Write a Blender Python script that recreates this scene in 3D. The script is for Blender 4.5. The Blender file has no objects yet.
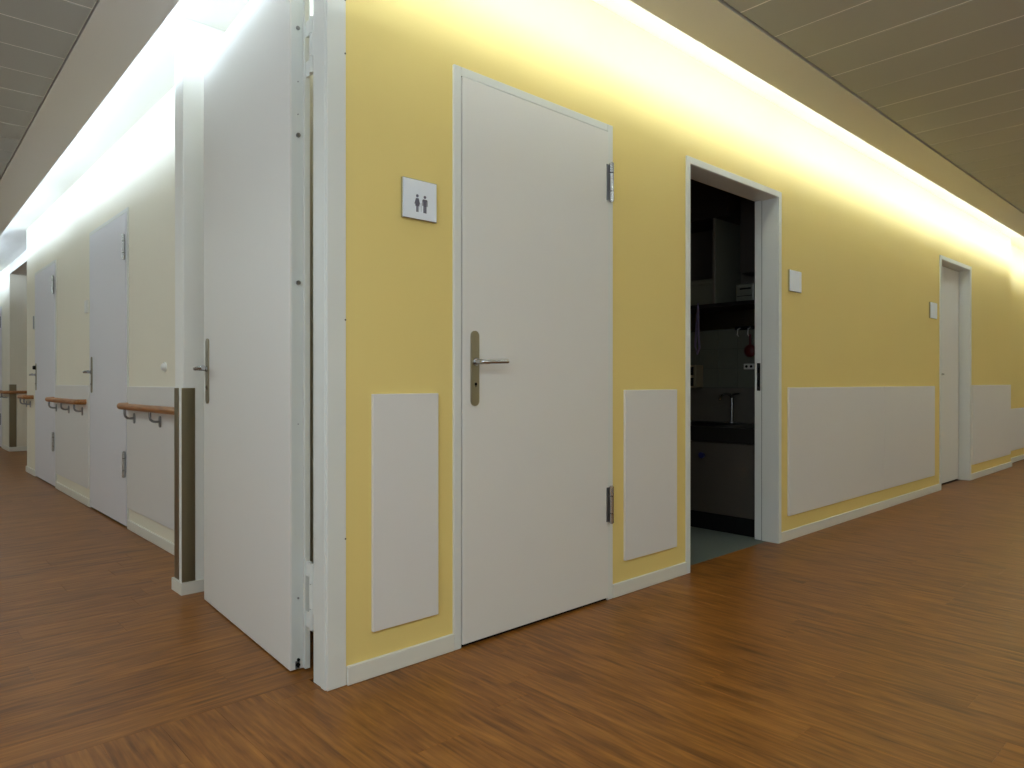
import bpy, bmesh, math, random
from mathutils import Vector, Matrix
S = bpy.context.scene
COL = S.collection
random.seed(4)

# ------------------------------------------------------------------ camera
cam_d = bpy.data.cameras.new('camera')
cam = bpy.data.objects.new('camera', cam_d); COL.objects.link(cam); S.camera = cam
YAW, PITCH = 0.8255, -0.0018
cam.location = (-1.1535, -1.999, 0.969)
cam.rotation_euler = (math.pi / 2 + PITCH, 0, YAW - math.pi / 2)
cam_d.sensor_fit = 'HORIZONTAL'; cam_d.sensor_width = 36.0
cam_d.lens = 696.29 / 1024 * 36.0
cam_d.clip_start = 0.02; cam_d.clip_end = 100

# ------------------------------------------------------------------ world, lamps, exposure
world = bpy.data.worlds.new('world'); S.world = world; world.use_nodes = True
world.node_tree.nodes['Background'].inputs[0].default_value = (0.02, 0.02, 0.02, 1)
world.node_tree.nodes['Background'].inputs[1].default_value = 0.0
S.view_settings.view_transform = 'Standard'; S.view_settings.look = 'None'
S.view_settings.gamma = 1.0; S.view_settings.use_curve_mapping = False
S.view_settings.exposure = 0.0
S.cycles.max_bounces = 14; S.cycles.diffuse_bounces = 10

B_SKEW = 0.0148                         # the left corridor's cove runs very slightly out of true
LIP_Y, LIP_X = -0.325, -0.282          # free edge of the lowered ceiling in each corridor
Z_LOW, Z_TOP = 2.45, 2.64
COVE_A, COVE_B = 7.2, 4.8 # watts per metre of cove tube
COL_A, COL_B = (0.73, 0.86, 1.0), (0.66, 0.81, 1.0)


def cove_tube(axis, a, b, off, wpm, colr):
    """one fluorescent tube lying in the cove, aimed at the wall"""
    d = bpy.data.lights.new('cove_tube', 'AREA'); d.shape = 'RECTANGLE'
    d.size = b - a; d.size_y = 0.10; d.energy = wpm * (b - a); d.color = colr
    o = bpy.data.objects.new('cove_tube', d); COL.objects.link(o)
    if axis == 'x':
        o.location = ((a + b) / 2, off, Z_LOW + 0.072)
        n = Vector((0, 1, -0.9))
        t = Vector((1, 0, 0))
    else:
        o.location = (off + B_SKEW * (a + b) / 2, (a + b) / 2, Z_LOW + 0.072)
        n = Vector((1, 0, -0.9))
        t = Vector((0, 1, 0))
    z = -n.normalized(); x = t; y = z.cross(x).normalized(); x = y.cross(z)
    o.rotation_euler = Matrix((x, y, z)).transposed().to_euler()


x = -0.20
while x < 12.0:
    cove_tube('x', x, x + 1.45, LIP_Y - 0.13, COVE_A, COL_A); x += 1.50
for (a, b) in ((-0.3, 1.15), (1.2, 2.65), (2.7, 4.75), (4.95, 6.4), (6.55, 7.7), (7.9, 9.7), (10.0, 12.9)):
    cove_tube('y', a, b, LIP_X - 0.13, COVE_B, COL_B)


# unseen luminaires (behind and beside the viewer) and daylight window, added for ambient light
LUM_W, WIN_W = 9.8, 26.0
LUMS = [(x_, -2.25, 0.0) for x_ in (-1.6, 0.6, 3.4, 5.8, 8.2, 10.6)] + [(-1.95, y_, math.pi / 2) for y_ in (0.9, 3.3, 5.7, 8.1, 10.5)]
for (x_, y_, r_) in LUMS:
    d = bpy.data.lights.new('unseen_luminaire', 'AREA'); d.shape = 'RECTANGLE'; d.size = 1.15; d.size_y = 0.18
    d.energy = LUM_W; d.color = (0.87, 0.985, 0.97)
    o = bpy.data.objects.new('unseen_luminaire', d); COL.objects.link(o); o.location = (x_, y_, Z_LOW - 0.012); o.rotation_euler = (0, 0, r_)
d = bpy.data.lights.new('unseen_daylight', 'AREA'); d.shape = 'RECTANGLE'; d.size = 1.9; d.size_y = 1.25; d.energy = WIN_W; d.color = (0.72, 0.86, 1.0)
o = bpy.data.objects.new('unseen_daylight', d); COL.objects.link(o); o.location = (-2.46, -1.6, 1.55); o.rotation_euler = (math.pi / 2, 0, -math.pi / 2)


# ------------------------------------------------------------------ materials
def lin(r, g, b):
    f = lambda c: c / 12.92 if c <= 0.04045 else ((c + 0.055) / 1.055) ** 2.4
    return (f(r / 255), f(g / 255), f(b / 255), 1)


def new_mat(name):
    m = bpy.data.materials.new(name); m.use_nodes = True
    nt = m.node_tree; return m, nt, nt.nodes['Principled BSDF']


def paint(name, rgb, rough=0.5, spec=0.3, var=0.03, bump=0.02, scale=60, metal=0.0):
    """plain painted / coated surface with slight tone variation and fine relief"""
    m, nt, p = new_mat(name)
    tc = nt.nodes.new('ShaderNodeNewGeometry')
    n1 = nt.nodes.new('ShaderNodeTexNoise'); n1.inputs['Scale'].default_value = 1.7; n1.inputs['Detail'].default_value = 3
    nt.links.new(tc.outputs['Position'], n1.inputs['Vector'])
    mr = nt.nodes.new('ShaderNodeMapRange'); mr.inputs['To Min'].default_value = 1 - var; mr.inputs['To Max'].default_value = 1 + var
    nt.links.new(n1.outputs['Fac'], mr.inputs['Value'])
    mx = nt.nodes.new('ShaderNodeVectorMath'); mx.operation = 'SCALE'; mx.inputs[0].default_value = rgb[:3]
    nt.links.new(mr.outputs['Result'], mx.inputs['Scale'])
    nt.links.new(mx.outputs['Vector'], p.inputs['Base Color'])
    p.inputs['Roughness'].default_value = rough; p.inputs['Specular IOR Level'].default_value = spec
    p.inputs['Metallic'].default_value = metal
    if bump:
        n2 = nt.nodes.new('ShaderNodeTexNoise'); n2.inputs['Scale'].default_value = scale; n2.inputs['Detail'].default_value = 2
        nt.links.new(tc.outputs['Position'], n2.inputs['Vector'])
        b = nt.nodes.new('ShaderNodeBump'); b.inputs['Strength'].default_value = bump; b.inputs['Distance'].default_value = 0.01
        nt.links.new(n2.outputs['Fac'], b.inputs['Height']); nt.links.new(b.outputs['Normal'], p.inputs['Normal'])
    return m


def brushed(name, rgb, rough=0.32, axis=2):
    m, nt, p = new_mat(name)
    tc = nt.nodes.new('ShaderNodeNewGeometry')
    mp = nt.nodes.new('ShaderNodeMapping'); sc = [220, 220, 220]; sc[axis] = 4; mp.inputs['Scale'].default_value = sc
    n = nt.nodes.new('ShaderNodeTexNoise'); n.inputs['Scale'].default_value = 1.0
    nt.links.new(tc.outputs['Position'], mp.inputs['Vector']); nt.links.new(mp.outputs['Vector'], n.inputs['Vector'])
    mr = nt.nodes.new('ShaderNodeMapRange'); mr.inputs['To Min'].default_value = rough - .08; mr.inputs['To Max'].default_value = rough + .1
    nt.links.new(n.outputs['Fac'], mr.inputs['Value']); nt.links.new(mr.outputs['Result'], p.inputs['Roughness'])
    p.inputs['Base Color'].default_value = rgb; p.inputs['Metallic'].default_value = 1.0
    return m


def wood_floor(name, along):
    """vinyl plank in a cherry/walnut print: long streaks along the plank, tone jumps between planks"""
    m, nt, p = new_mat(name)
    N = nt.nodes.new; L = nt.links.new
    geo = N('ShaderNodeNewGeometry'); oi = N('ShaderNodeObjectInfo')
    add = N('ShaderNodeMath'); add.operation = 'ADD'
    L(geo.outputs['Random Per Island'], add.inputs[0]); L(oi.outputs['Random'], add.inputs[1])
    fr = N('ShaderNodeMath'); fr.operation = 'FRACT'; L(add.outputs[0], fr.inputs[0])
    rnd = fr.outputs[0]
    off = N('ShaderNodeCombineXYZ'); 
    m1 = N('ShaderNodeMath'); m1.operation = 'MULTIPLY'; m1.inputs[1].default_value = 37.0; L(rnd, m1.inputs[0])
    L(m1.outputs[0], off.inputs['X']); L(m1.outputs[0], off.inputs['Y']); L(m1.outputs[0], off.inputs['Z'])
    va = N('ShaderNodeVectorMath'); va.operation = 'ADD'; L(geo.outputs['Position'], va.inputs[0]); L(off.outputs[0], va.inputs[1])

    def streak(sa, sb, detail, dist):
        mp = N('ShaderNodeMapping'); mp.inputs['Scale'].default_value = (sb, sa, 1) if along == 'y' else (sa, sb, 1)
        L(va.outputs[0], mp.inputs['Vector'])
        n = N('ShaderNodeTexNoise'); n.inputs['Scale'].default_value = 1.0; n.inputs['Detail'].default_value = detail
        n.inputs['Distortion'].default_value = dist
        L(mp.outputs[0], n.inputs['Vector']); return n.outputs['Fac']
    broad = streak(3.2, 30, 4, 1.3); fine = streak(4.5, 95, 3, 0.3); blot = streak(3.0, 9, 3, 1.6)
    cr = N('ShaderNodeValToRGB'); e = cr.color_ramp.elements
    e[0].position = 0.32; e[0].color = lin(82, 46, 13); e[1].position = 0.70; e[1].color = lin(170, 112, 46)
    e2 = cr.color_ramp.elements.new(0.5); e2.color = lin(132, 82, 29)
    w = N('ShaderNodeMath'); w.operation = 'MULTIPLY_ADD'; w.inputs[1].default_value = 0.35
    L(fine, w.inputs[0])
    w2 = N('ShaderNodeMath'); w2.operation = 'MULTIPLY'; w2.inputs[1].default_value = 0.45; L(broad, w2.inputs[0])
    w3 = N('ShaderNodeMath'); w3.operation = 'MULTIPLY_ADD'; w3.inputs[1].default_value = 0.2; L(blot, w3.inputs[0]); L(w2.outputs[0], w3.inputs[2])
    L(w3.outputs[0], w.inputs[2])
    sh = N('ShaderNodeMath'); sh.operation = 'MULTIPLY_ADD'; sh.inputs[1].default_value = 0.045; L(rnd, sh.inputs[0])
    sub = N('ShaderNodeMath'); sub.operation = 'SUBTRACT'; sub.inputs[1].default_value = 0.022; L(w.outputs[0], sub.inputs[0]); L(sub.outputs[0], sh.inputs[2])
    L(sh.outputs[0], cr.inputs['Fac']); L(cr.outputs['Color'], p.inputs['Base Color'])
    p.inputs['Roughness'].default_value = 0.38; p.inputs['Specular IOR Level'].default_value = 0.3
    b = N('ShaderNodeBump'); b.inputs['Strength'].default_value = 0.08; b.inputs['Distance'].default_value = 0.004
    L(fine, b.inputs['Height']); L(b.outputs['Normal'], p.inputs['Normal'])
    return m


def rail_wood(name):
    m, nt, p = new_mat(name); N = nt.nodes.new; L = nt.links.new
    geo = N('ShaderNodeNewGeometry'); mp = N('ShaderNodeMapping'); mp.inputs['Scale'].default_value = (90, 6, 90)
    n = N('ShaderNodeTexNoise'); n.inputs['Scale'].default_value = 1; n.inputs['Detail'].default_value = 3
    L(geo.outputs['Position'], mp.inputs['Vector']); L(mp.outputs[0], n.inputs['Vector'])
    cr = N('ShaderNodeValToRGB'); cr.color_ramp.elements[0].position = .3; cr.color_ramp.elements[1].position = .7
    cr.color_ramp.elements[0].color = lin(140, 88, 42); cr.color_ramp.elements[1].color = lin(184, 126, 72)
    L(n.outputs['Fac'], cr.inputs['Fac']); L(cr.outputs['Color'], p.inputs['Base Color'])
    p.inputs['Roughness'].default_value = .38
    return m


M = dict(
    yellow=paint('yellow_wall_paint', lin(235, 212, 134), 0.55, 0.3, 0.02, 0.03, 120),
    cream=paint('cream_wall_paint', lin(236, 231, 214), 0.55, 0.3, 0.02, 0.03, 120),
    white=paint('white_plaster', lin(236, 236, 232), 0.6, 0.2, 0.015, 0.02, 90),
    leaf=paint('door_laminate', lin(226, 224, 220), 0.42, 0.4, 0.01, 0.01, 200),
    leaf_cool=paint('cool_white_laminate', lin(226, 226, 233), 0.42, 0.4, 0.01, 0.01, 200),
    frame=paint('frame_lacquer', lin(222, 224, 220), 0.38, 0.4, 0.01, 0.008, 200),
    panel=paint('panel_laminate', lin(224, 222, 220), 0.45, 0.35, 0.01, 0.01, 200),
    base=paint('baseboard_white', lin(224, 222, 212), 0.45, 0.35, 0.02, 0.01, 100),
    band=paint('ceiling_border_plaster', lin(230, 228, 222), 0.7, 0.15, 0.02, 0.02, 90),
    cpanel=paint('metal_ceiling_panel', lin(182, 184, 180), 0.5, 0.3, 0.03, 0.02, 300),
    cback=paint('ceiling_backing', lin(244, 243, 238), 0.7, 0.1, 0.02, 0, 90),
    edge=paint('door_edge_aluminium', lin(214, 218, 216), 0.45, 0.4, 0.02, 0.01, 100),
    dark=paint('black_gap', lin(24, 24, 24), 0.8, 0.1, 0.02, 0, 50),
    seal=paint('grey_seal', lin(96, 98, 98), 0.7, 0.2, 0.02, 0, 50),
    picto=paint('dark_print', lin(112, 110, 124), 0.6, 0.2, 0.02, 0, 50),
    signwhite=paint('sign_plate_white', lin(236, 242, 252), 0.35, 0.4, 0.01, 0, 50),
    steel=brushed('brushed_stainless', lin(150, 140, 116), 0.36, 2),
    nickel=brushed('satin_nickel', lin(158, 150, 130), 0.3, 2),
    chrome=brushed('polished_hinge_steel', lin(190, 191, 193), 0.2, 2),
    bracket=brushed('bracket_steel', lin(150, 150, 152), 0.3, 2),
    rail=rail_wood('handrail_wood'),
    fa=wood_floor('wood_plank_print_across', 'y'), fb=wood_floor('wood_plank_print_lengthwise', 'x'),
    grout=paint('plank_joint', lin(70, 40, 20), 0.6, 0.2, 0.02, 0, 50),
    lino=paint('grey_green_linoleum', lin(106, 114, 108), 0.5, 0.3, 0.04, 0.02, 40),
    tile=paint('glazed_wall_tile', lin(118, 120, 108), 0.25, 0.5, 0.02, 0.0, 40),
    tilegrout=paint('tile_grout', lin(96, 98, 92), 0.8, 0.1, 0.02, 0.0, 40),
    roomwall=paint('side_room_wall', lin(112, 106, 98), 0.6, 0.2, 0.02, 0.02, 90),  # utility room wall, tile, cabinet and floor colours darkened in place of shade
    cab=paint('cabinet_front', lin(78, 72, 66), 0.45, 0.3, 0.02, 0.01, 90),
    cabdark=paint('dark_cabinet', lin(56, 50, 46), 0.5, 0.3, 0.03, 0.01, 90),
    worktop=paint('dark_worktop', lin(36, 34, 32), 0.35, 0.4, 0.05, 0.01, 90),
    beige=paint('beige_plastic', lin(150, 138, 112), 0.45, 0.3, 0.02, 0.01, 90),
    red=paint('red_plastic', lin(96, 32, 30), 0.4, 0.4, 0.02, 0, 90),
    lilac=paint('lilac_hose', lin(128, 118, 160), 0.4, 0.4, 0.02, 0, 90),
    blue=paint('dark_blue_plastic', lin(34, 38, 90), 0.4, 0.4, 0.02, 0, 90),
    plastic=paint('white_plastic', lin(228, 228, 224), 0.35, 0.4, 0.01, 0, 90),
)


# ------------------------------------------------------------------ mesh helpers
class MB:
    def __init__(self): self.bm = bmesh.new()

    def box(self, x0, x1, y0, y1, z0, z1, bev=0.0, seg=1):
        t = bmesh.new(); bmesh.ops.create_cube(t, size=1.0)
        for v in t.verts:
            v.co = Vector(((x0 + x1) / 2 + v.co.x * (x1 - x0), (y0 + y1) / 2 + v.co.y * (y1 - y0), (z0 + z1) / 2 + v.co.z * (z1 - z0)))
        if bev: bmesh.ops.bevel(t, geom=list(t.edges), offset=bev, segments=seg, affect='EDGES', profile=0.5)
        self._add(t); return self

    def _add(self, t):
        me = bpy.data.meshes.new('t'); t.to_mesh(me); t.free(); self.bm.from_mesh(me); bpy.data.meshes.remove(me)

    def cyl(self, p0, p1, r0, r1=None, n=16):
        r1 = r0 if r1 is None else r1
        p0, p1 = Vector(p0), Vector(p1); d = p1 - p0
        t = bmesh.new(); bmesh.ops.create_cone(t, cap_ends=True, segments=n, radius1=r0, radius2=r1, depth=d.length)
        q = d.to_track_quat('Z', 'Y')
        for v in t.verts: v.co = q @ v.co + (p0 + p1) / 2
        self._add(t); return self

    def tube(self, pts, r, n=12, sq=None):
        """round (or, with sq=(w,h), oval) tube along a polyline"""
        pts = [Vector(p) for p in pts]; t = bmesh.new(); rings = []
        for i, p in enumerate(pts):
            a = pts[max(i - 1, 0)]; b = pts[min(i + 1, len(pts) - 1)]
            d = (b - a).normalized()
            up = Vector((0, 0, 1)) if abs(d.z) < 0.95 else Vector((0, 1, 0))
            s = d.cross(up).normalized(); u = s.cross(d).normalized()
            w, h = sq if sq else (r, r)
            rings.append([t.verts.new(p + s * math.cos(2 * math.pi * k / n) * w + u * math.sin(2 * math.pi * k / n) * h) for k in range(n)])
        for A, B in zip(rings, rings[1:]):
            for k in range(n): t.faces.new((A[k], A[(k + 1) % n], B[(k + 1) % n], B[k]))
        t.faces.new(rings[0]); t.faces.new(rings[-1])
        bmesh.ops.recalc_face_normals(t, faces=t.faces)
        self._add(t); return self

    def prism(self, pts, axis, a, b):
        """extrude a 2-D outline; axis 'y': pts are (x,z), axis 'x': (y,z), axis 'z': (x,y)"""
        f = {'y': lambda p, c: (p[0], c, p[1]), 'x': lambda p, c: (c, p[0], p[1]), 'z': lambda p, c: (p[0], p[1], c)}[axis]
        t = bmesh.new(); A = [t.verts.new(f(p, a)) for p in pts]; B = [t.verts.new(f(p, b)) for p in pts]
        n = len(pts)
        t.faces.new(A); t.faces.new(B)
        for k in range(n): t.faces.new((A[k], A[(k + 1) % n], B[(k + 1) % n], B[k]))
        bmesh.ops.recalc_face_normals(t, faces=t.faces)
        self._add(t); return self

    def ball(self, c, r, sc=(1, 1, 1)):
        t = bmesh.new(); bmesh.ops.create_uvsphere(t, u_segments=16, v_segments=10, radius=r)
        for v in t.verts: v.co = Vector(c) + Vector((v.co.x * sc[0], v.co.y * sc[1], v.co.z * sc[2]))
        self._add(t); return self

    def build(self, name, mat, parent=None, smooth=False, at=None, rot=0.0):
        me = bpy.data.meshes.new(name); self.bm.to_mesh(me); self.bm.free()
        me.materials.append(mat)
        if smooth:
            for p in me.polygons: p.use_smooth = True
            try: me.set_sharp_from_angle(angle=math.radians(40))
            except Exception: pass
        o = bpy.data.objects.new(name, me); COL.objects.link(o)
        if parent is not None: o.parent = parent
        if at is not None: o.location = at
        if rot: o.rotation_euler = (0, 0, rot)
        return o


def tag(o, label, cat, group=None, kind=None):
    o['label'] = label; o['category'] = cat
    if group: o['group'] = group
    if kind: o['kind'] = kind
    return o


def empty(name, loc=(0, 0, 0), rot=0.0):
    o = bpy.data.objects.new(name, None); COL.objects.link(o); o.location = loc; o.rotation_euler = (0, 0, rot)
    o.empty_display_size = 0.1
    return o


def bbox(x0, x1, y0, y1, z0, z1, name, mat, parent=None, bev=0.0, seg=1):
    return MB().box(x0, x1, y0, y1, z0, z1, bev, seg).build(name, mat, parent)


# ------------------------------------------------------------------ structure: walls
XA1 = 13.0; YB1 = 14.0; YOPP = -3.0; XOPP = -2.5
XL = 0.112                                   # face of the corridor wall on the left
DA = (0.425, 1.28, 2.10); DB = (1.90, 2.898, 2.10); DC = (5.94, 6.888, 2.10)
w = MB(); T = 0.14
cur = -0.033
for (a, b, h) in (DA, DB, DC):
    w.box(cur, a, 0, T, 0, Z_TOP); w.box(a, b, 0, T, h, Z_TOP); cur = b
w.box(cur, 8.52, 0, T, 0, Z_TOP)
w.box(8.30, XA1, 0.095, 0.095 + T, 0, Z_TOP)
tag(w.build('wall_right', M['yellow']), 'yellow painted corridor wall with doors receding to the right', 'wall', kind='structure')
w = MB(); w.box(XL, XL + 0.2, T, 3.17, 0, Z_TOP); w.box(XL, XL + 0.2, 3.17, 4.24, 0, Z_TOP); w.box(XL, XL + 0.2, 4.24, 7.19, 0, Z_TOP)
tag(w.build('wall_left', M['cream']), 'pale cream wall of the left corridor with handrails', 'wall', kind='structure')
tag(bbox(-0.10, XL, 1.36, 1.475, 0, Z_TOP, 'wall_pier', M['white'], None, 0.004, 2),
    'narrow cream wall pier beside the open white door, carrying steel corner strips', 'pier', kind='structure')
w = MB(); w.box(0.30, 3.2, 10.0, 10.2, 0, Z_TOP); w.box(0.30, 0.5, 10.2, YB1, 0, Z_TOP)
tag(w.build('wall_far', M['cream']), 'distant cream wall at the far left end of the corridor', 'wall', kind='structure')
w = MB(); w.box(3.0, 3.2, 7.19, 10.0, 0, Z_TOP); w.box(XL + .2, 3.0, 7.0, 7.19, 0, Z_TOP)
tag(w.build('wall_passage', M['cream']), 'cream side walls of the cross passage at far left', 'wall', kind='structure')
w = MB(); w.box(XOPP - .2, XA1, YOPP - .2, YOPP, 0, Z_TOP); w.box(XOPP - .2, XOPP, YOPP, YB1, 0, Z_TOP)
w.box(XA1, XA1 + .2, YOPP - .2, 1, 0, Z_TOP); w.box(XOPP, .6, YB1, YB1 + .2, 0, Z_TOP)
tag(w.build('wall_opposite', M['white']), 'cream corridor walls behind the viewer and at the corridor ends', 'wall', kind='structure')

# ceiling: upper slab over everything, lowered ceiling hanging in front of it
ceiling = tag(bbox(XOPP - .2, XA1 + .2, YOPP - .2, YB1 + .2, Z_TOP, Z_TOP + .12, 'ceiling', M['white']),
              'lowered metal panel ceiling with plain border and lit white cove above', 'ceiling', kind='structure')
BW = 0.228
yA, xB = LIP_Y, LIP_X
SK = B_SKEW
L_out = [(xB + SK * yA, yA), (XA1, yA), (XA1, yA - BW), (xB - BW + SK * (yA - BW), yA - BW), (xB - BW + SK * YB1, YB1), (xB + SK * YB1, YB1)]
MB().prism(L_out, 'z', Z_LOW, Z_LOW + 0.012).build('ceiling_border', M['band'], ceiling)
MB().box(xB - 0.19, XA1, yA - 0.20, yA - 0.19, Z_LOW + .012, Z_TOP).prism([(xB - .2 + SK * yA, yA - .19), (xB - .19 + SK * yA, yA - .19), (xB - .19 + SK * YB1, YB1), (xB - .2 + SK * YB1, YB1)], 'z', Z_LOW + .012, Z_TOP).build('cove_back', M['white'], ceiling)
ZP = Z_LOW + 0.004
MB().box(XOPP, XA1, YOPP, yA - BW - .009, ZP + 0.002, ZP + 0.0055).prism([(XOPP, yA - BW - .009), (xB - BW - .009 + SK * yA, yA - BW - .009), (xB - BW - .009 + SK * YB1, YB1), (XOPP, YB1)], 'z', ZP + 0.002, ZP + 0.0055).build('ceiling_backing', M['cback'], ceiling)
PW, GAP = 0.2875, 0.007


def panel_mesh(lx, ly):
    t = MB().box(-lx / 2, lx / 2, -ly / 2, ly / 2, 0, 0.006)
    bm = t.bm
    low = [e for e in bm.edges if all(abs(v.co.z) < 1e-6 for v in e.verts)]
    bmesh.ops.bevel(bm, geom=low, offset=0.003, segments=1, affect='EDGES')
    me = bpy.data.meshes.new('ceiling_panel'); bm.to_mesh(me); bm.free(); me.materials.append(M['cpanel']); return me


for (x_, y_, r_) in LUMS:
    m = MB()
    for q in ((-.60, .60, -.115, -.092), (-.60, .60, .092, .115), (-.60, -.577, -.092, .092), (.577, .60, -.092, .092)): m.box(*q, -.014, .004)
    m.box(-.60, .60, -.115, .115, -.008, .004)
    m.build('unseen_luminaire_frame', M['white'], ceiling, at=(x_, y_, Z_LOW), rot=r_)  # housings for the added luminaires, all out of view
m = MB()
for q in ((-2.68, -2.60, .88, 2.24), (-.60, -.52, .88, 2.24), (-2.60, -.60, 2.18, 2.24), (-2.60, -.60, .88, .92)): m.box(XOPP, XOPP + .05, q[0], q[1], q[2], q[3], .003)
tag(m.build('unseen_window_1', M['frame']), 'white framed window added opposite the corridor corner, unseen behind the viewer', 'window', kind='structure')  # frame round the added daylight lamp, out of view
y0, y1 = YOPP, yA - BW - 0.008
mA = panel_mesh(PW - GAP, y1 - y0)
k = -7
while True:
    xa = 1.42 + k * PW
    if xa + PW > XA1: break
    o = bpy.data.objects.new('ceiling_panel', mA); COL.objects.link(o); o.parent = ceiling
    o.location = (xa + PW / 2, (y0 + y1) / 2, ZP + random.uniform(-0.0012, 0.0006)); o.rotation_euler = (random.uniform(-.0004, .0004), random.uniform(-.004, .004), 0)
    k += 1
xs, xe = XOPP, xB - BW - 0.008
mB = panel_mesh(xe - xs, PW - GAP)
k = 0
while True:
    ya = y1 + 0.02 + k * PW
    if ya + PW > YB1: break
    o = bpy.data.objects.new('ceiling_panel', mB); COL.objects.link(o); o.parent = ceiling
    o.location = ((xs + xe) / 2 + SK * (ya + PW / 2), ya + PW / 2, ZP + random.uniform(-0.0012, 0.0006)); o.rotation_euler = (random.uniform(-.004, .004), 0, -SK)
    k += 1
tag(bbox(0.30, 3.0, 7.19, 10.0, 2.50, Z_TOP, 'ceiling_passage', M['band']), 'dull brown soffit over the cross passage at far left', 'soffit', kind='structure')

# ------------------------------------------------------------------ floor of planks
SEAM = 0.12
floor = tag(bbox(XOPP, XA1, YOPP, YB1, -0.06, -0.004, 'floor', M['grout']), 'glossy brown wood-look plank floor filling both corridors', 'floor', kind='structure')
PLW, PLL, G = 0.15, 1.20, 0.0002


def plank(bm, x0, x1, y0, y1):
    t = bm; z = 0.0; c = 0.0004
    v = [t.verts.new(p) for p in ((x0 + G, y0 + G, z - c), (x1 - G, y0 + G, z - c), (x1 - G, y1 - G, z - c), (x0 + G, y1 - G, z - c))]
    i = G + 0.0003
    u = [t.verts.new(p) for p in ((x0 + i, y0 + i, z), (x1 - i, y0 + i, z), (x1 - i, y1 - i, z), (x0 + i, y1 - i, z))]
    d = [t.verts.new((p.co.x, p.co.y, -0.004)) for p in v]
    t.faces.new(u)
    for k in range(4):
        k2 = (k + 1) % 4
        t.faces.new((v[k], v[k2], u[k2], u[k])); t.faces.new((d[k], d[k2], v[k2], v[k]))


def clip(a, b, lo, hi): return max(a, lo), min(b, hi)


rects = []
# corridor A: boards lie across it (along y); corridor B: boards lie across it (along x)
nx = int((XA1 - XOPP) / PLW) + 1
for i in range(nx):
    xa, xb = clip(XOPP + i * PLW, XOPP + (i + 1) * PLW, XOPP, XA1)
    if xb - xa < .01: continue
    ylim = SEAM if xa < -0.11 else 0.072
    off = random.uniform(0, PLL); y = YOPP - off
    while y < ylim:
        ya, yb = clip(y, y + PLL, YOPP, ylim)
        if yb - ya > 0.02: rects.append(('a', xa, xb, ya, yb))
        y += PLL
yy = SEAM
while yy < YB1:
    yb_ = min(yy + PLW, YB1)
    xlim = XL if yy < 7.19 else 3.0
    if yy > 10: xlim = .30
    off = random.uniform(0, PLL); x = XOPP - off
    while x < xlim:
        xa, xb = clip(x, x + PLL, XOPP, xlim)
        if xb - xa > 0.02: rects.append(('b', xa, xb, yy, yb_))
        x += PLL
    yy += PLW
cx, cy = cam.location.x, cam.location.y
fx, fy = math.cos(YAW), math.sin(YAW)


def prio(r):
    mx, my = (r[1] + r[2]) / 2 - cx, (r[3] + r[4]) / 2 - cy
    dep = mx * fx + my * fy; side = abs(mx * fy - my * fx)
    vis = 0.7 < dep and side < dep * 0.78 + .5
    return (0 if vis else 1, math.hypot(mx, my))


rects.sort(key=prio)
for idx, r in enumerate(rects[:290]):
    bm = bmesh.new(); plank(bm, *r[1:]); me = bpy.data.meshes.new('plank'); bm.to_mesh(me); bm.free()
    me.materials.append(M['fa'] if r[0] == 'a' else M['fb'])
    o = bpy.data.objects.new('plank', me); COL.objects.link(o); o.parent = floor
for kk, mm in (('a', 'fa'), ('b', 'fb')):
    bm = bmesh.new()
    for r in rects[290:]:
        if r[0] == kk: plank(bm, *r[1:])
    me = bpy.data.meshes.new('distant_planks'); bm.to_mesh(me); bm.free(); me.materials.append(M[mm])
    o = bpy.data.objects.new('distant_planks', me); COL.objects.link(o); o.parent = floor; o['kind'] = 'stuff'

# ------------------------------------------------------------------ baseboards
BB, BT = 0.062, 0.012
nb = 0


def baseboard(label, boxes, side):
    m = MB()
    for b in boxes: m.box(*b, 0, BB, 0.0025, 1)
    tag(m.build('baseboard_' + side, M['base']), label, 'baseboard', kind='structure')


baseboard('white baseboard under the first yellow strip, beside the corner post', [(-0.033, 0.398, -BT, 0)], 'right_first')
baseboard('white baseboard between the washroom door and the dark doorway', [(1.30, 1.886, -BT, 0)], 'right_second')
baseboard('long white baseboard right of the dark doorway', [(2.902, 5.925, -BT, 0)], 'right_third')
baseboard('short white baseboard between the distant right door and the wall step', [(6.900, 8.52, -BT, 0), (8.508, 8.532, -BT, .095)], 'right_fourth')
baseboard('white baseboard of the set-back yellow wall at far right', [(8.532, XA1, 0.095 - BT, 0.095)], 'right_fifth')
baseboard('white baseboard under the nearest left handrail', [(XL - BT, XL, 1.475, 3.118)], 'left_first')
baseboard('white baseboard between the two left corridor doors', [(XL - BT, XL, 4.222, 5.548)], 'left_second')
baseboard('white baseboard by the passage corner on the left', [(XL - BT, XL, 6.652, 7.19), (XL - BT, XL + .1, 7.19, 7.19 + BT)], 'left_third')
tag(MB().prism([(-.112, 1.348), (.10, 1.348), (.10, 1.36), (-.10, 1.36), (-.10, 1.475), (.10, 1.475), (.10, 1.487), (-.112, 1.487)], 'z', 0, .055).build('baseboard_pier', M['base']),
    'white baseboard wrapping the foot of the pier with steel strips', 'baseboard', kind='structure')
baseboard('white baseboard along the distant wall beyond the passage', [(0.288, 3.0, 9.988, 10.0), (0.288, .30, 10.0, 10.75), (0.288, .30, 11.95, YB1)], 'far')


# ------------------------------------------------------------------ door fittings
def capsule(xc, zc, w, h, n=10):
    r = w / 2; pts = []
    for k in range(n + 1):
        a = math.pi * k / n; pts.append((xc + r * math.cos(a), zc + h / 2 - r + r * math.sin(a)))
    for k in range(n + 1):
        a = math.pi + math.pi * k / n; pts.append((xc + r * math.cos(a), zc - h / 2 + r + r * math.sin(a)))
    return pts


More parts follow.
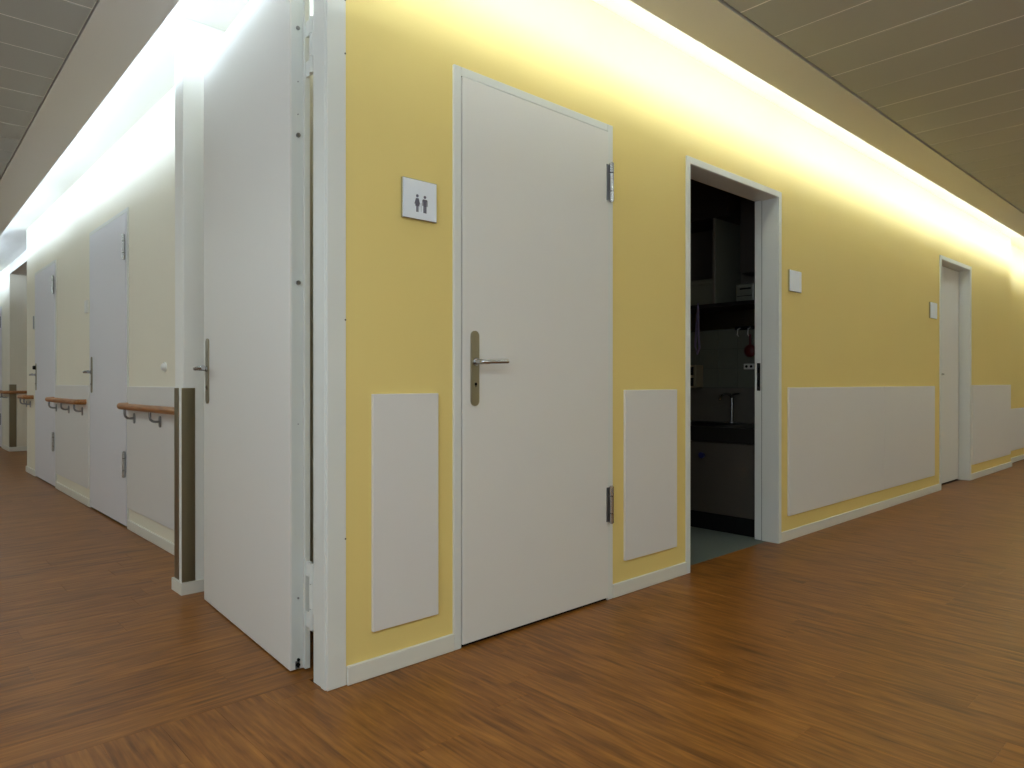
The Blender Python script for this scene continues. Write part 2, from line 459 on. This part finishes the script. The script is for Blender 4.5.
def handle_set(parent, T, xc, zc_plate, h_plate, z_lever, z_key, dirn, lever_len=0.13, plate_w=0.038, knob=False):
    """long plate with lever, built in a local frame where x runs along the leaf, -y is out of it; T places it"""
    def put(mb, name, mat, par, sm=True):
        for v in mb.bm.verts: v.co = T @ v.co
        bmesh.ops.recalc_face_normals(mb.bm, faces=mb.bm.faces)
        return mb.build(name, mat, par, sm)
    m = MB().prism(capsule(xc, zc_plate, plate_w, h_plate), 'y', -0.006, 0.0)
    pl = put(m, 'handle_plate', M['nickel'], parent)
    m = MB(); m.cyl((xc, -0.006, z_lever), (xc, -0.012, z_lever), 0.014, n=20)
    m.tube([(xc, -0.010, z_lever), (xc, -0.040, z_lever), (xc + dirn * 0.004, -0.050, z_lever), (xc + dirn * 0.014, -0.056, z_lever), (xc + dirn * 0.03, -0.057, z_lever + .001),
            (xc + dirn * lever_len, -0.053, z_lever + 0.004)], 0.0095, 12)
    put(m, 'lever', M['chrome'], parent)
    m = MB().cyl((xc, -0.006, z_key), (xc, -0.0085, z_key), 0.0105, n=16); put(m, 'lock_ring', M['nickel'], parent)
    m = MB().cyl((xc, -0.0085, z_key), (xc, -0.0092, z_key), 0.006, n=12); m.box(xc - .0018, xc + .0018, -0.0092, -0.0085, z_key - .011, z_key); put(m, 'keyhole', M['dark'], parent, False)
    if knob:
        m = MB().cyl((xc, -0.006, zc_plate + h_plate * .34), (xc, -0.03, zc_plate + h_plate * .34), 0.022, 0.018, 20); put(m, 'lock_knob', M['dark'], parent)
    return pl


def hinge(parent, T, xc, z0, z1, r=0.0105):
    def put(mb, name, mat, par):
        for v in mb.bm.verts: v.co = T @ v.co
        bmesh.ops.recalc_face_normals(mb.bm, faces=mb.bm.faces)
        return mb.build(name, mat, par, True)
    m = MB(); h = z1 - z0
    m.cyl((xc, -0.012, z0), (xc, -0.012, z0 + h * .25), r); m.cyl((xc, -0.012, z0 + h * .27), (xc, -0.012, z1 - h * .27), r * .96); m.cyl((xc, -0.012, z1 - h * .25), (xc, -0.012, z1), r)
    m.cyl((xc, -0.012, z0 - .004), (xc, -0.012, z0), r * .6); m.cyl((xc, -0.012, z1), (xc, -0.012, z1 + .004), r * .6)
    hg = put(m, 'hinge', M['chrome'], parent)
    m = MB().box(xc - 0.022, xc - 0.006, -0.003, 0.0, z0 + h * .03, z1 - h * .03)
    put(m, 'hinge_flap', M['bracket'], hg)
    m = MB().cyl((xc, -0.012, z0 + h * .02), (xc, -0.012, z1 - h * .02), r * .8); put(m, 'hinge_pin', M['dark'], hg)
    return hg


def TX(y=0.0):            # wall facing -y: local frame = world
    return Matrix.Translation((0, y, 0))


def TL(xw):               # wall facing -x: local x -> world -y (so +x local runs towards the viewer), local -y -> world -x
    return Matrix(((0, 1, 0, xw), (-1, 0, 0, 0), (0, 0, 1, 0), (0, 0, 0, 1)))


# --- door 2: washroom door in the yellow wall (closed, flush)
d = empty('door_2', (0, 0, 0))
tag(d, 'closed flush white door in the yellow wall, right of the washroom sign', 'door', kind='structure')
fz = 2.12
m = MB(); fo = 0.010
m.box(0.398, 0.432, -fo, 0.10, 0, fz, .002).box(1.262, 1.299, -fo, 0.10, 0, fz, .002).box(0.432, 1.262, -fo, 0.10, fz - .032, fz, .002)
fr = m.build('frame', M['frame'], d)
m = MB().box(0.4325, 0.4355, -.004, 0.03, 0, 2.088).box(0.434, 1.262, -.004, 0.03, 2.085, 2.088); m.build('seal', M['dark'], d)
lf = bbox(0.4355, 1.264, -0.012, 0.035, 0.012, 2.085, 'leaf', M['leaf'], d, 0.002, 2)
MB().box(0.434, 1.264, 0.0, 0.05, 0.0, 0.010).build('gap_shade', M['dark'], d)  # black strip standing in for the shade in the gap under the leaf
handle_set(lf, TX(-0.012), 0.491, 1.022, 0.278, 1.046, 0.964, 1, 0.118)
hinge(fr, TX(-0.012), 1.272, 1.775, 1.945); hinge(fr, TX(-0.012), 1.272, 0.346, 0.508)

# --- door 3: open doorway into the dark utility room
d = empty('door_3', (0, 0, 0))
tag(d, 'open white steel doorway looking into the dark utility room', 'doorway', kind='structure')
m = MB()
m.box(1.886, 1.920, -fo, 0.0, 0, fz, .002).box(1.90, 1.920, 0.0, 0.10, 0, fz - .03)
m.box(2.868, 2.902, -fo, 0.0, 0, fz, .002).box(2.868, 2.898, 0.0, 0.099, 0, fz - .03)
m.box(1.920, 2.868, -fo, 0.0, fz - .036, fz, .002).box(1.920, 2.868, 0.0, 0.10, fz - .036, fz - .018)
fr = m.build('frame', M['frame'], d)
MB().box(2.872, 2.898, 0.099, 0.104, 0, fz - .03).build('seal', M['seal'], d)
MB().box(2.874, 2.899, 0.104, 0.15, 0, fz - .03, .0015).box(1.895, 1.915, 0.104, 0.15, 0, fz - .03, .0015).box(1.915, 2.874, 0.104, 0.15, fz - .03, fz - .012).build('door_stop', M['frame'], d)
sp = MB().box(2.8725, 2.875, 0.112, 0.134, 0.92, 1.09).build('strike_plate', M['chrome'], d)
MB().box(2.872, 2.8732, 0.117, 0.130, 1.03, 1.06).box(2.872, 2.8732, 0.117, 0.130, 0.945, 0.985).build('strike_slot', M['dark'], sp)

# --- door 4: recessed door further right
d = empty('door_4', (0, 0, 0))
tag(d, 'closed white door set deep in its frame near the right edge', 'door', kind='structure')
m = MB()
m.box(5.925, 5.958, -fo, 0.0, 0, fz, .002).box(5.94, 5.958, 0, 0.13, 0, fz - .03)
m.box(6.862, 6.900, -fo, 0.0, 0, fz, .002).box(6.862, 6.888, 0, 0.13, 0, fz - .03)
m.box(5.958, 6.862, -fo, 0.0, fz - .036, fz, .002).box(5.958, 6.862, 0, 0.13, fz - .036, fz - .018)
m.build('frame', M['frame'], d)
lf = bbox(5.962, 6.850, 0.088, 0.128, 0.012, 2.078, 'leaf', M['leaf'], d, .002)
MB().box(6.850, 6.862, 0.1, 0.128, 0, 2.08).box(5.958, 6.862, 0.1, 0.13, 0, .010).build('seal', M['dark'], d)
handle_set(lf, TX(0.088), 6.05, 1.02, 0.25, 1.045, 0.965, 1, 0.12)


# --- left corridor doors
def left_door(name, label, ya, yb, z1, x=XL, knob=False):
    """ya = near (hinge) side, yb = far (latch) side"""
    d = empty(name, (0, 0, 0)); tag(d, label, 'door', kind='structure')
    m = MB()
    m.box(x - .006, x, ya - .03, ya, 0, z1 + .03, .002).box(x - .006, x, yb, yb + .03, 0, z1 + .03, .002).box(x - .006, x, ya, yb, z1 + .003, z1 + .03, .002)
    fr = m.build('frame', M['frame'], d)
    MB().box(x - .0005, x + 0.001, ya, yb, 0.0, z1 + .003).build('seal', M['dark'], d)
    lf = bbox(x - .010, x - .001, ya + .004, yb - .004, 0.012, z1, 'leaf', M['leaf_cool'], d, .002)
    T = TL(x - .010)
    handle_set(lf, T, -(yb - 0.075), 1.03, 0.275, 1.05, 0.96, 1, 0.13, knob=knob)
    hinge(fr, T, -(ya + 0.012), 1.79, 1.955); hinge(fr, T, -(ya + 0.012), 0.34, 0.51)
    return d


left_door('door_5', 'nearer closed white door in the left corridor wall', 3.15, 4.19, 2.105)
left_door('door_6', 'farther closed white door with black lock knob in the left corridor wall', 5.58, 6.62, 2.075, knob=True)
left_door('door_7', 'distant white door cut by the left edge of the picture', 10.8, 11.9, 2.08, x=0.30)

# --- door 1: big fire door standing open in its niche, with its corner post
d = empty('door_1', (0, 0, 0))
tag(d, 'tall white fire door standing open along the left corridor, hung on the corner post', 'door', kind='structure')
m = MB().box(-0.100, -0.033, -0.003, 0.090, 0, Z_TOP, .002)
m.box(-0.103, -0.09, 0.006, 0.034, 0, Z_TOP, .0015)
post = m.build('corner_post', M['frame'], d)
for z in (2.19, 2.02, 1.17, .47):
    MB().cyl((-0.036, -0.003, z), (-0.036, -0.0042, z), 0.003, n=8).build('screw', M['seal'], post)
LH = 2.41; LL = 1.0; LT = 0.05
p_hinge = Vector((-0.122, 0.212, 0)); rot = math.atan2(0.063, 1.003)
lf_root = MB().box(0, LT, 0, LL, 0.005, LH, .002, 2).build('leaf', M['leaf'], d, at=p_hinge, rot=-rot)
# rebated edge, face plate, screws and drop seal (local: x through the leaf, y along it)
MB().box(0.006, LT - .006, -0.0015, 0.002, 0.03, LH - .01).build('edge_strip', M['edge'], lf_root)
MB().box(LT - 0.004, LT + 0.013, -0.016, 0.02, 0.006, LH).build('rebate_lip', M['frame'], lf_root)
for z, r in ((2.16, .007), (1.98, .002), (1.87, .002), (1.80, .0075), (1.305, .0075), (0.83, .002), (0.245, .0035)):
    MB().cyl((LT * .55, -0.0015, z), (LT * .55, -0.008 if r > .007 else -0.004, z), r, n=12).build('edge_screw', M['bracket'], lf_root)
MB().box(0.018, LT - .018, -0.003, 0.02, 0.008, 0.034).build('drop_seal', M['seal'], lf_root)
MB().cyl((LT * .5, -0.009, .022), (LT * .5, -0.003, .022), 0.007, n=12).cyl((LT * .55, -0.007, .038), (LT * .55, -0.001, .038), 0.005, n=10).build('seal_plunger', M['dark'], lf_root)
Th = Matrix(((0, 1, 0, 0), (-1, 0, 0, 0), (0, 0, 1, 0), (0, 0, 0, 1)))
handle_set(lf_root, Th, -0.935, 1.02, 0.285, 1.03, 0.95, 1, 0.12)
for z0, z1 in ((1.995, 2.18), (0.15, 0.37)):
    m = MB().cyl((-0.073, 0.148, z0), (-0.073, 0.148, z0 + (z1 - z0) * .3), .011).cyl((-0.073, 0.148, z0 + (z1 - z0) * .32), (-0.073, 0.148, z1 - (z1 - z0) * .32), .0105).cyl((-0.073, 0.148, z1 - (z1 - z0) * .3), (-0.073, 0.148, z1), .011)
    m.box(-0.078, -0.070, 0.088, 0.148, z0 + .055, z1 - .055)
    m.box(-0.074, -0.067, 0.148, 0.21, z0, z0 + .05).box(-0.074, -0.067, 0.148, 0.21, z1 - .05, z1)
    m.build('hinge', M['frame'], d, True)

# ------------------------------------------------------------------ wall panels
g = 'white impact panels on the walls'


def wpanel(x0, x1, y0, y1, z0, z1, label):
    o = bbox(x0, x1, y0, y1, z0, z1, 'wall_panel', M['panel'], None, 0.002, 2)
    tag(o, label, 'panel', g)


PT = 0.013
wpanel(0.060, 0.326, -PT, 0, 0.150, 0.932, 'upright white wall panel between corner post and washroom door')
wpanel(1.386, 1.797, -PT, 0, 0.154, 0.936, 'upright white wall panel between washroom door and dark doorway')
wpanel(2.995, 4.565, -PT, 0, 0.150, 0.940, 'long white wall panel right beside the dark doorway')
wpanel(4.567, 5.765, -PT, 0, 0.150, 0.940, 'white wall panel adjoining the recessed door on its left')
wpanel(6.93, 8.46, -PT, 0, 0.150, 0.946, 'white wall panel right of the recessed distant door')
wpanel(8.60, 10.9, 0.095 - PT, 0.095, 0.148, 0.655, 'low white wall panel on the set-back wall at right edge')
wpanel(XL - PT, XL, 1.48, 3.115, 0.140, 0.945, 'white wall panel behind the nearest left handrail')
wpanel(XL - PT, XL, 4.224, 5.546, 0.140, 0.948, 'white wall panel behind the middle left handrail')

# ------------------------------------------------------------------ handrails
grp = 'wooden handrails in the left corridor'


def arc(c, r, a0, a1, n, f): return [f(c[0] + r * math.cos(a0 + (a1 - a0) * k / n), c[1] + r * math.sin(a0 + (a1 - a0) * k / n)) for k in range(n + 1)]


def handrail(ya, yb, brs, label, xw=XL, z=0.818, near_return=True):
    """ya near end, yb far end; ends curve back to the wall"""
    r = empty('handrail', (xw, (ya + yb) / 2, z)); tag(r, label, 'handrail', grp)
    x = -0.072; R = 0.055; c = (ya + yb) / 2; a, b = ya - c, yb - c
    pts = []
    f = lambda px, py: (px, py, 0)
    if near_return:
        pts += [(0, a, 0)] + arc((x + R, a + R), R, -math.pi / 2, -math.pi, 6, f)
    else: pts += [(x, a, 0)]
    pts += arc((x + R, b - R), R, math.pi, math.pi / 2, 6, f) + [(0, b, 0)]
    MB().tube(pts, .02, 16, sq=(0.019, 0.021)).build('rail', M['rail'], r, True)
    for yb_ in brs:
        q = yb_ - c
        m = MB().tube([(x, q, -0.018), (x, q, -0.05), (x + .004, q, -.064), (x + .016, q, -.074), (x + .03, q, -.077), (-PT - 0.004, q, -.077)], 0.0075, 10)
        br = m.build('bracket', M['bracket'], r, True)
        MB().prism(capsule(q, -.077, .032, .066), 'x', -PT - 0.008, -PT).build('wall_plate', M['bracket'], br, True)


handrail(1.475, 3.09, (2.93, 2.39, 1.85), 'nearest wooden handrail on steel brackets, ending at the steel-edged pier', near_return=False)
handrail(4.30, 5.60, (5.47, 4.93, 4.42), 'middle wooden handrail on three brackets between the two left doors')
handrail(6.78, 7.22, (7.10, 6.86), 'short stub of wooden handrail past the farther left door', xw=XL)
fr_ = empty('handrail', (0.30, 10.0, 0.835)); tag(fr_, 'distant wooden handrail at the left edge wrapping the far corner', 'handrail', grp)
MB().tube([(0, .75, 0), (-.05, .74, 0), (-.072, .69, 0), (-.072, -.03, 0), (-.055, -.062, 0), (-.02, -.075, 0), (.17, -.075, 0), (.20, -.06, 0), (.21, 0, 0)], .02, 12, sq=(.019, .021)).build('rail', M['rail'], fr_, True)
for q in (.6, .2):
    MB().tube([(-.072, q, -.018), (-.072, q, -.06), (-.05, q, -.077), (-.004, q, -.077)], .0075, 8).build('bracket', M['bracket'], fr_, True)

# ------------------------------------------------------------------ corner guards
gd = empty('corner_guard', (-0.10, 1.36, 0)); tag(gd, 'brushed steel corner guard of two upright strips on the near pier', 'corner guard')
MB().box(-0.007, 0.052, -0.0035, 0, 0.056, 0.945, .001).build('guard_strip', M['steel'], gd)
MB().box(-0.0035, 0, 0.056, 0.114, 0.056, 0.945, .001).build('guard_strip', M['steel'], gd)
gd = empty('corner_guard', (0.30, 10.0, 0)); tag(gd, 'distant brown steel corner guard at the left edge below the far rail', 'corner guard')
MB().box(-0.003, 0.075, -0.004, 0, 0.06, 0.945, .001).build('guard_strip', M['steel'], gd)
MB().box(-0.004, 0, 0, 0.07, 0.06, 0.945, .001).build('guard_strip', M['steel'], gd)

# ------------------------------------------------------------------ signs and switches
sg = empty('washroom_sign', (0.2475, 0, 1.601)); tag(sg, 'square white washroom sign with small woman and man figures on yellow wall', 'sign')
MB().box(-.0715, .0715, -.012, 0, -.069, .069, .001).build('backing_frame', M['chrome'], sg)
MB().box(-.069, .069, -.0135, -.004, -.0665, .0665).build('face_plate', M['signwhite'], sg)


def picto(cx, cz, woman):
    m = MB(); s = 0.060; y0, y1 = -.0146, -.0134
    head = [(cx + .0052 * math.cos(2 * math.pi * k / 14), cz + s * .42 + .0052 * math.sin(2 * math.pi * k / 14)) for k in range(14)]
    m.prism(head, 'y', y0, y1)
    if woman:
        body = [(-.0055, .017), (.0055, .017), (.0115, -.003), (.0085, -.004), (.0045, .008), (.0088, -.010), (.0042, -.010), (.0042, -.030), (.0008, -.030), (.0008, -.010),
                (-.0008, -.010), (-.0008, -.030), (-.0042, -.030), (-.0042, -.010), (-.0088, -.010), (-.0045, .008), (-.0085, -.004), (-.0115, -.003)]
    else:
        body = [(-.0085, .017), (.0085, .017), (.0105, .013), (.0105, -.006), (.0076, -.006), (.0076, .009), (.0062, .009), (.0062, -.030), (.0008, -.030), (.0008, -.008),
                (-.0008, -.008), (-.0008, -.030), (-.0062, -.030), (-.0062, .009), (-.0076, .009), (-.0076, -.006), (-.0105, -.006), (-.0105, .013)]
    m.prism([(cx + a, cz + b) for a, b in body], 'y', y0, y1)
    m.build('woman_symbol' if woman else 'man_symbol', M['picto'], sg)


picto(-.013, -.013, True); picto(.019, -.013, False)
MB().box(.0025, .0035, -.0142, -.0134, -.040, -.010).build('divider_line', M['picto'], sg)


def blank_sign(x0, x1, z0, z1, label):
    r = empty('blank_sign', ((x0 + x1) / 2, 0, (z0 + z1) / 2)); a, b = (x1 - x0) / 2, (z1 - z0) / 2
    tag(r, label, 'sign', 'blank room signs')
    MB().box(-a, a, -.012, 0, -b, b, .001).build('backing_frame', M['chrome'], r)
    MB().box(-a + .003, a - .003, -.0145, -.004, -b + .003, b - .003, .001).build('face_plate', M['signwhite'], r)


blank_sign(3.0, 3.16, 1.533, 1.666, 'blank white square sign right beside the dark doorway')
blank_sign(5.64, 5.82, 1.533, 1.675, 'blank white square sign left of the recessed distant door')


def left_sign(y0, y1, z0, z1, label, mat, cat='sign', name='blank_sign', x=XL):
    r = empty(name, (x, (y0 + y1) / 2, (z0 + z1) / 2)); a, b = (y1 - y0) / 2, (z1 - z0) / 2
    tag(r, label, cat)
    MB().box(-.010, 0, -a, a, -b, b, .001).build('backing_frame', M['plastic'], r)
    MB().box(-.013, -.004, -a + .004, a - .004, -b + .004, b - .004, .001).build('face_plate', mat, r)


left_sign(6.655, 6.73, 1.525, 1.665, 'small grey sign beside the farther left door', M['bracket'])
left_sign(4.27, 4.36, 1.52, 1.62, 'small white switch beside the nearer left door', M['plastic'], 'switch', 'light_switch')
bt = empty('wall_button', (XL, 2.345, 1.061)); tag(bt, 'small white button knob on cream wall above the nearest handrail', 'button')
MB().cyl((0, 0, 0), (-.008, 0, 0), .028, n=20).build('base_ring', M['plastic'], bt, True)
MB().ball((-.008, 0, 0), .022, (.8, 1, 1)).build('dome', M['plastic'], bt, True)

# ------------------------------------------------------------------ utility room behind the doorway
RX0, RX1, RY1 = 1.0, 3.46, 2.7
tag(bbox(RX0 - .1, RX0, T, RY1, 0, Z_TOP, 'wall_utility_left', M['roomwall']), 'unseen left wall of the dark utility room', 'wall', kind='structure')
tag(bbox(RX0 - .1, RX1 + .1, RY1, RY1 + .1, 0, Z_TOP, 'wall_utility_back', M['roomwall']), 'rear wall of the dark utility room', 'wall', kind='structure')
wu = tag(bbox(RX1, RX1 + .1, T, RY1, 0, Z_TOP, 'wall_utility_right', M['roomwall']), 'dim tiled wall inside the dark utility room seen through the doorway', 'wall', kind='structure')
tag(bbox(1.90, 2.898, 0.072, T + .002, -0.004, 0.0005, 'floor_threshold', M['lino']), 'grey green floor strip on the sill of the dark doorway', 'floor', kind='structure')
tag(bbox(RX0, RX1, T + .002, RY1, -0.004, 0.0005, 'floor_utility', M['lino']), 'grey green smooth floor inside the dark utility room', 'floor', kind='structure')
# tiles on the back wall, each a piece
tm = MB().box(-.006, 0, -.0735, .0735, -.0735, .0735, .002).bm
tme = bpy.data.meshes.new('tile'); tm.to_mesh(tme); tm.free(); tme.materials.append(M['tile'])
bbox(RX1 - .003, RX1, T, 2.1, 0.93, 1.50, 'tile_grout', M['tilegrout'], wu)
for i in range(12):
    for j in range(4):
        if i * .15 + T + .15 > 2.1: continue
        o = bpy.data.objects.new('tile', tme); COL.objects.link(o); o.parent = wu
        o.location = (RX1 - .002, T + .078 + i * .15, 0.93 + j * .141 + .073); o.scale = (1, 1, .94)
# low sink unit
CX = 2.91
u = empty('sink_unit', (CX, T + .9, 0)); tag(u, 'low utility sink unit with dark worktop inside the dark room', 'cabinet')
Y0, Y1 = T + .002, 2.0
o_ = Vector(u.location)


def ub(x0, x1, y0, y1, z0, z1, name, mat, par=u, bev=0.0):
    return MB().box(x0 - o_.x, x1 - o_.x, y0 - o_.y, y1 - o_.y, z0, z1, bev).build(name, mat, par)


ub(CX + .005, RX1 - .005, Y0, Y1, 0.0005, 0.11, 'plinth', M['dark'])
ub(CX + .015, RX1 - .005, Y0, Y1, 0.11, 0.585, 'carcass', M['cab'])
dw = .6
for i in range(3):
    ya = Y0 + i * .62; dr = ub(CX - .004, CX + .015, ya + .002, ya + .618, 0.115, 0.58, 'cabinet_door', M['cab'], u, .002)
    q = MB().cyl((CX - .004 - o_.x, ya + (.39 if i == 0 else .1) - o_.y, .49), (CX - .03 - o_.x, ya + (.39 if i == 0 else .1) - o_.y, .49), .016, .02, 16).build('knob', M['blue'], dr, True)
wt = MB()
x0, x1 = CX - .02, RX1 - .004; bx0, bx1, by0, by1 = CX + .06, RX1 - .12, .5, 1.15
for a in ((x0, bx0, Y0, Y1), (bx1, x1, Y0, Y1), (bx0, bx1, Y0, by0), (bx0, bx1, by1, Y1)):
    wt.box(a[0] - o_.x, a[1] - o_.x, a[2] - o_.y, a[3] - o_.y, .585, .68)
wt.build('worktop', M['worktop'], u)
bs = MB()
for a in ((bx0, bx0 + .008, by0, by1, .42, .683), (bx1 - .008, bx1, by0, by1, .42, .683), (bx0, bx1, by0, by0 + .008, .42, .683), (bx0, bx1, by1 - .008, by1, .42, .683), (bx0, bx1, by0, by1, .41, .42)):
    bs.box(a[0] - o_.x, a[1] - o_.x, a[2] - o_.y, a[3] - o_.y, a[4], a[5])
bs.build('basin', M['bracket'], u)
sbk = empty('splashback', (RX1 - .01, T + .9, .68)); tag(sbk, 'dim steel splashback with pale ledge above the low sink in the dark room', 'splashback')
o_ = Vector((RX1 - .01, T + .9, .68))
ub(RX1 - .016, RX1 - .008, Y0 + .01, Y1, .681, .92, 'steel_sheet', M['steel'], sbk)
ub(RX1 - .03, RX1 - .009, Y0 + .01, Y1, .92, .93, 'ledge', M['tile'], sbk)
t_ = empty('sink_tap', (RX1 - .07, .60, .68)); tag(t_, 'upright metal tap standing behind the low sink in the dark room', 'tap')
MB().cyl((0, 0, 0), (0, 0, .012), .025).cyl((0, 0, .01), (0, 0, .19), .011).build('tap_body', M['chrome'], t_, True)
MB().tube([(0, 0, .18), (-.03, 0, .205), (-.09, 0, .21), (-.15, 0, .195), (-.165, 0, .165)], .009, 12).build('spout', M['chrome'], t_, True)
MB().tube([(0, 0, .19), (0, -.01, .205), (.0, -.06, .215)], .006, 8).build('tap_lever', M['chrome'], t_, True)

# upper shelf and cupboards
def sb(name, label, cat, boxes):
    x0, x1, y0, y1, z0, z1 = boxes[0][1:7]
    o_ = Vector((x0, y0, z0)); e = empty(name, o_); tag(e, label, cat)
    for n, x0, x1, y0, y1, z0, z1, m in boxes:
        MB().box(x0 - o_.x, x1 - o_.x, y0 - o_.y, y1 - o_.y, z0 - o_.z, z1 - o_.z, .0015).build(n, M[m], e)


XW = RX1 - .004
sb('wall_shelf', 'dark shelf board above the tiles in the dark room', 'shelf',
   [('shelf_board', 3.10, XW, T + .02, 2.0, 1.49, 1.51, 'cabdark'), ('front_edge', 3.096, 3.10, T + .02, 2.0, 1.488, 1.512, 'worktop')])
sb('partition_panel', 'slim pale upright panel on the shelf in the dark room', 'panel',
   [('panel_board', 3.115, XW, .568, .588, 1.511, 2.10, 'tile'), ('panel_edge', 3.112, 3.115, .568, .588, 1.511, 2.10, 'roomwall')])
sb('wall_cupboard', 'wide dark wall cupboard at the upper left of the dark room', 'cupboard',
   [('cupboard_body', 3.13, XW, .48, 2.0, 2.105, 2.58, 'cabdark'), ('cupboard_door', 3.112, 3.129, .482, 1.298, 2.107, 2.578, 'cabdark'), ('cupboard_door', 3.112, 3.129, 1.302, 1.998, 2.107, 2.578, 'cabdark')])
sb('wall_cupboard', 'paler wall cupboard at the upper right of the dark room', 'cupboard',
   [('cupboard_body', 3.27, XW, T + .02, .46, 1.72, 2.58, 'cab'), ('cupboard_door', 3.252, 3.269, T + .022, .458, 1.722, 2.578, 'cab')])
b = empty('paper_dispenser', (3.22, .49, 1.51)); tag(b, 'white boxy paper dispenser on the lower shelf in the dark room', 'dispenser')
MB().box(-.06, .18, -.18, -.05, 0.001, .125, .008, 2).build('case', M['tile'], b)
MB().box(-.062, -.055, -.16, -.08, .085, .095).box(-.062, -.055, -.17, -.06, .04, .044).build('slot', M['dark'], b)
b = empty('storage_box', (3.2, .73, 1.51)); tag(b, 'pale storage box on the lower shelf left of the upright panel', 'box')
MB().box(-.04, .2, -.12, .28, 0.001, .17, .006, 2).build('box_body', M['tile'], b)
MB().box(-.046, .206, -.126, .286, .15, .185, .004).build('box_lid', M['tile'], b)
h = MB().tube([(3.094, .69, 1.52), (3.085, .685, 1.50), (3.08, .68, 1.42), (3.07, .672, 1.30), (3.075, .668, 1.21), (3.085, .69, 1.17), (3.09, .71, 1.22), (3.09, .70, 1.36), (3.085, .69, 1.46)], .007, 8).build('spray_hose', M['lilac'], None, True)
tag(h, 'lilac hose looping down from the shelf inside the dark doorway', 'hose')
b = empty('glove_box_holder', (RX1 - .02, .90, .931)); tag(b, 'beige holder with two openings above the splashback in the dark room', 'holder')
bb = MB().box(-.09, 0.01, -.03, .22, 0.001, .17, .004).build('holder_frame', M['beige'], b)
MB().box(-.093, -.08, -.01, .20, .015, .075).box(-.093, -.08, -.01, .20, .095, .155).build('opening', M['dark'], b)
b = empty('hook_rail', (RX1 - .03, .50, 1.36)); tag(b, 'small white hook rail on the tiles in the dark room', 'hooks')
MB().box(0.0, .024, -.14, .10, -.012, .012, .002).build('hook_strip', M['dark'], b)
for q in (.06, -.02, -.09):
    MB().tube([(0, q, 0), (-.03, q, -.01), (-.035, q, -.05), (-.02, q, -.06)], .005, 8).build('hook', M['plastic'], b, True)
b = empty('scrub_brush', (RX1 - .05, .47, 1.30)); tag(b, 'dark red brush hanging on the hook rail in the dark room', 'brush')
MB().cyl((0, 0, .01), (0, 0, -.07), .008).build('brush_handle', M['red'], b, True)
MB().ball((0, 0, -.105), .045, (.6, 1, 1)).build('brush_head', M['red'], b, True)
b = empty('wall_socket', (RX1 - .008, .50, 1.085)); tag(b, 'small white wall socket on the tiles in the dark room', 'socket')
MB().box(-.006, 0.002, -.04, .04, -.02, .02, .002).build('cover', M['plastic'], b)
MB().cyl((-.0075, .018, 0), (-.0055, .018, 0), .010, n=12).cyl((-.0075, -.018, 0), (-.0055, -.018, 0), .010, n=12).build('outlet', M['dark'], b)
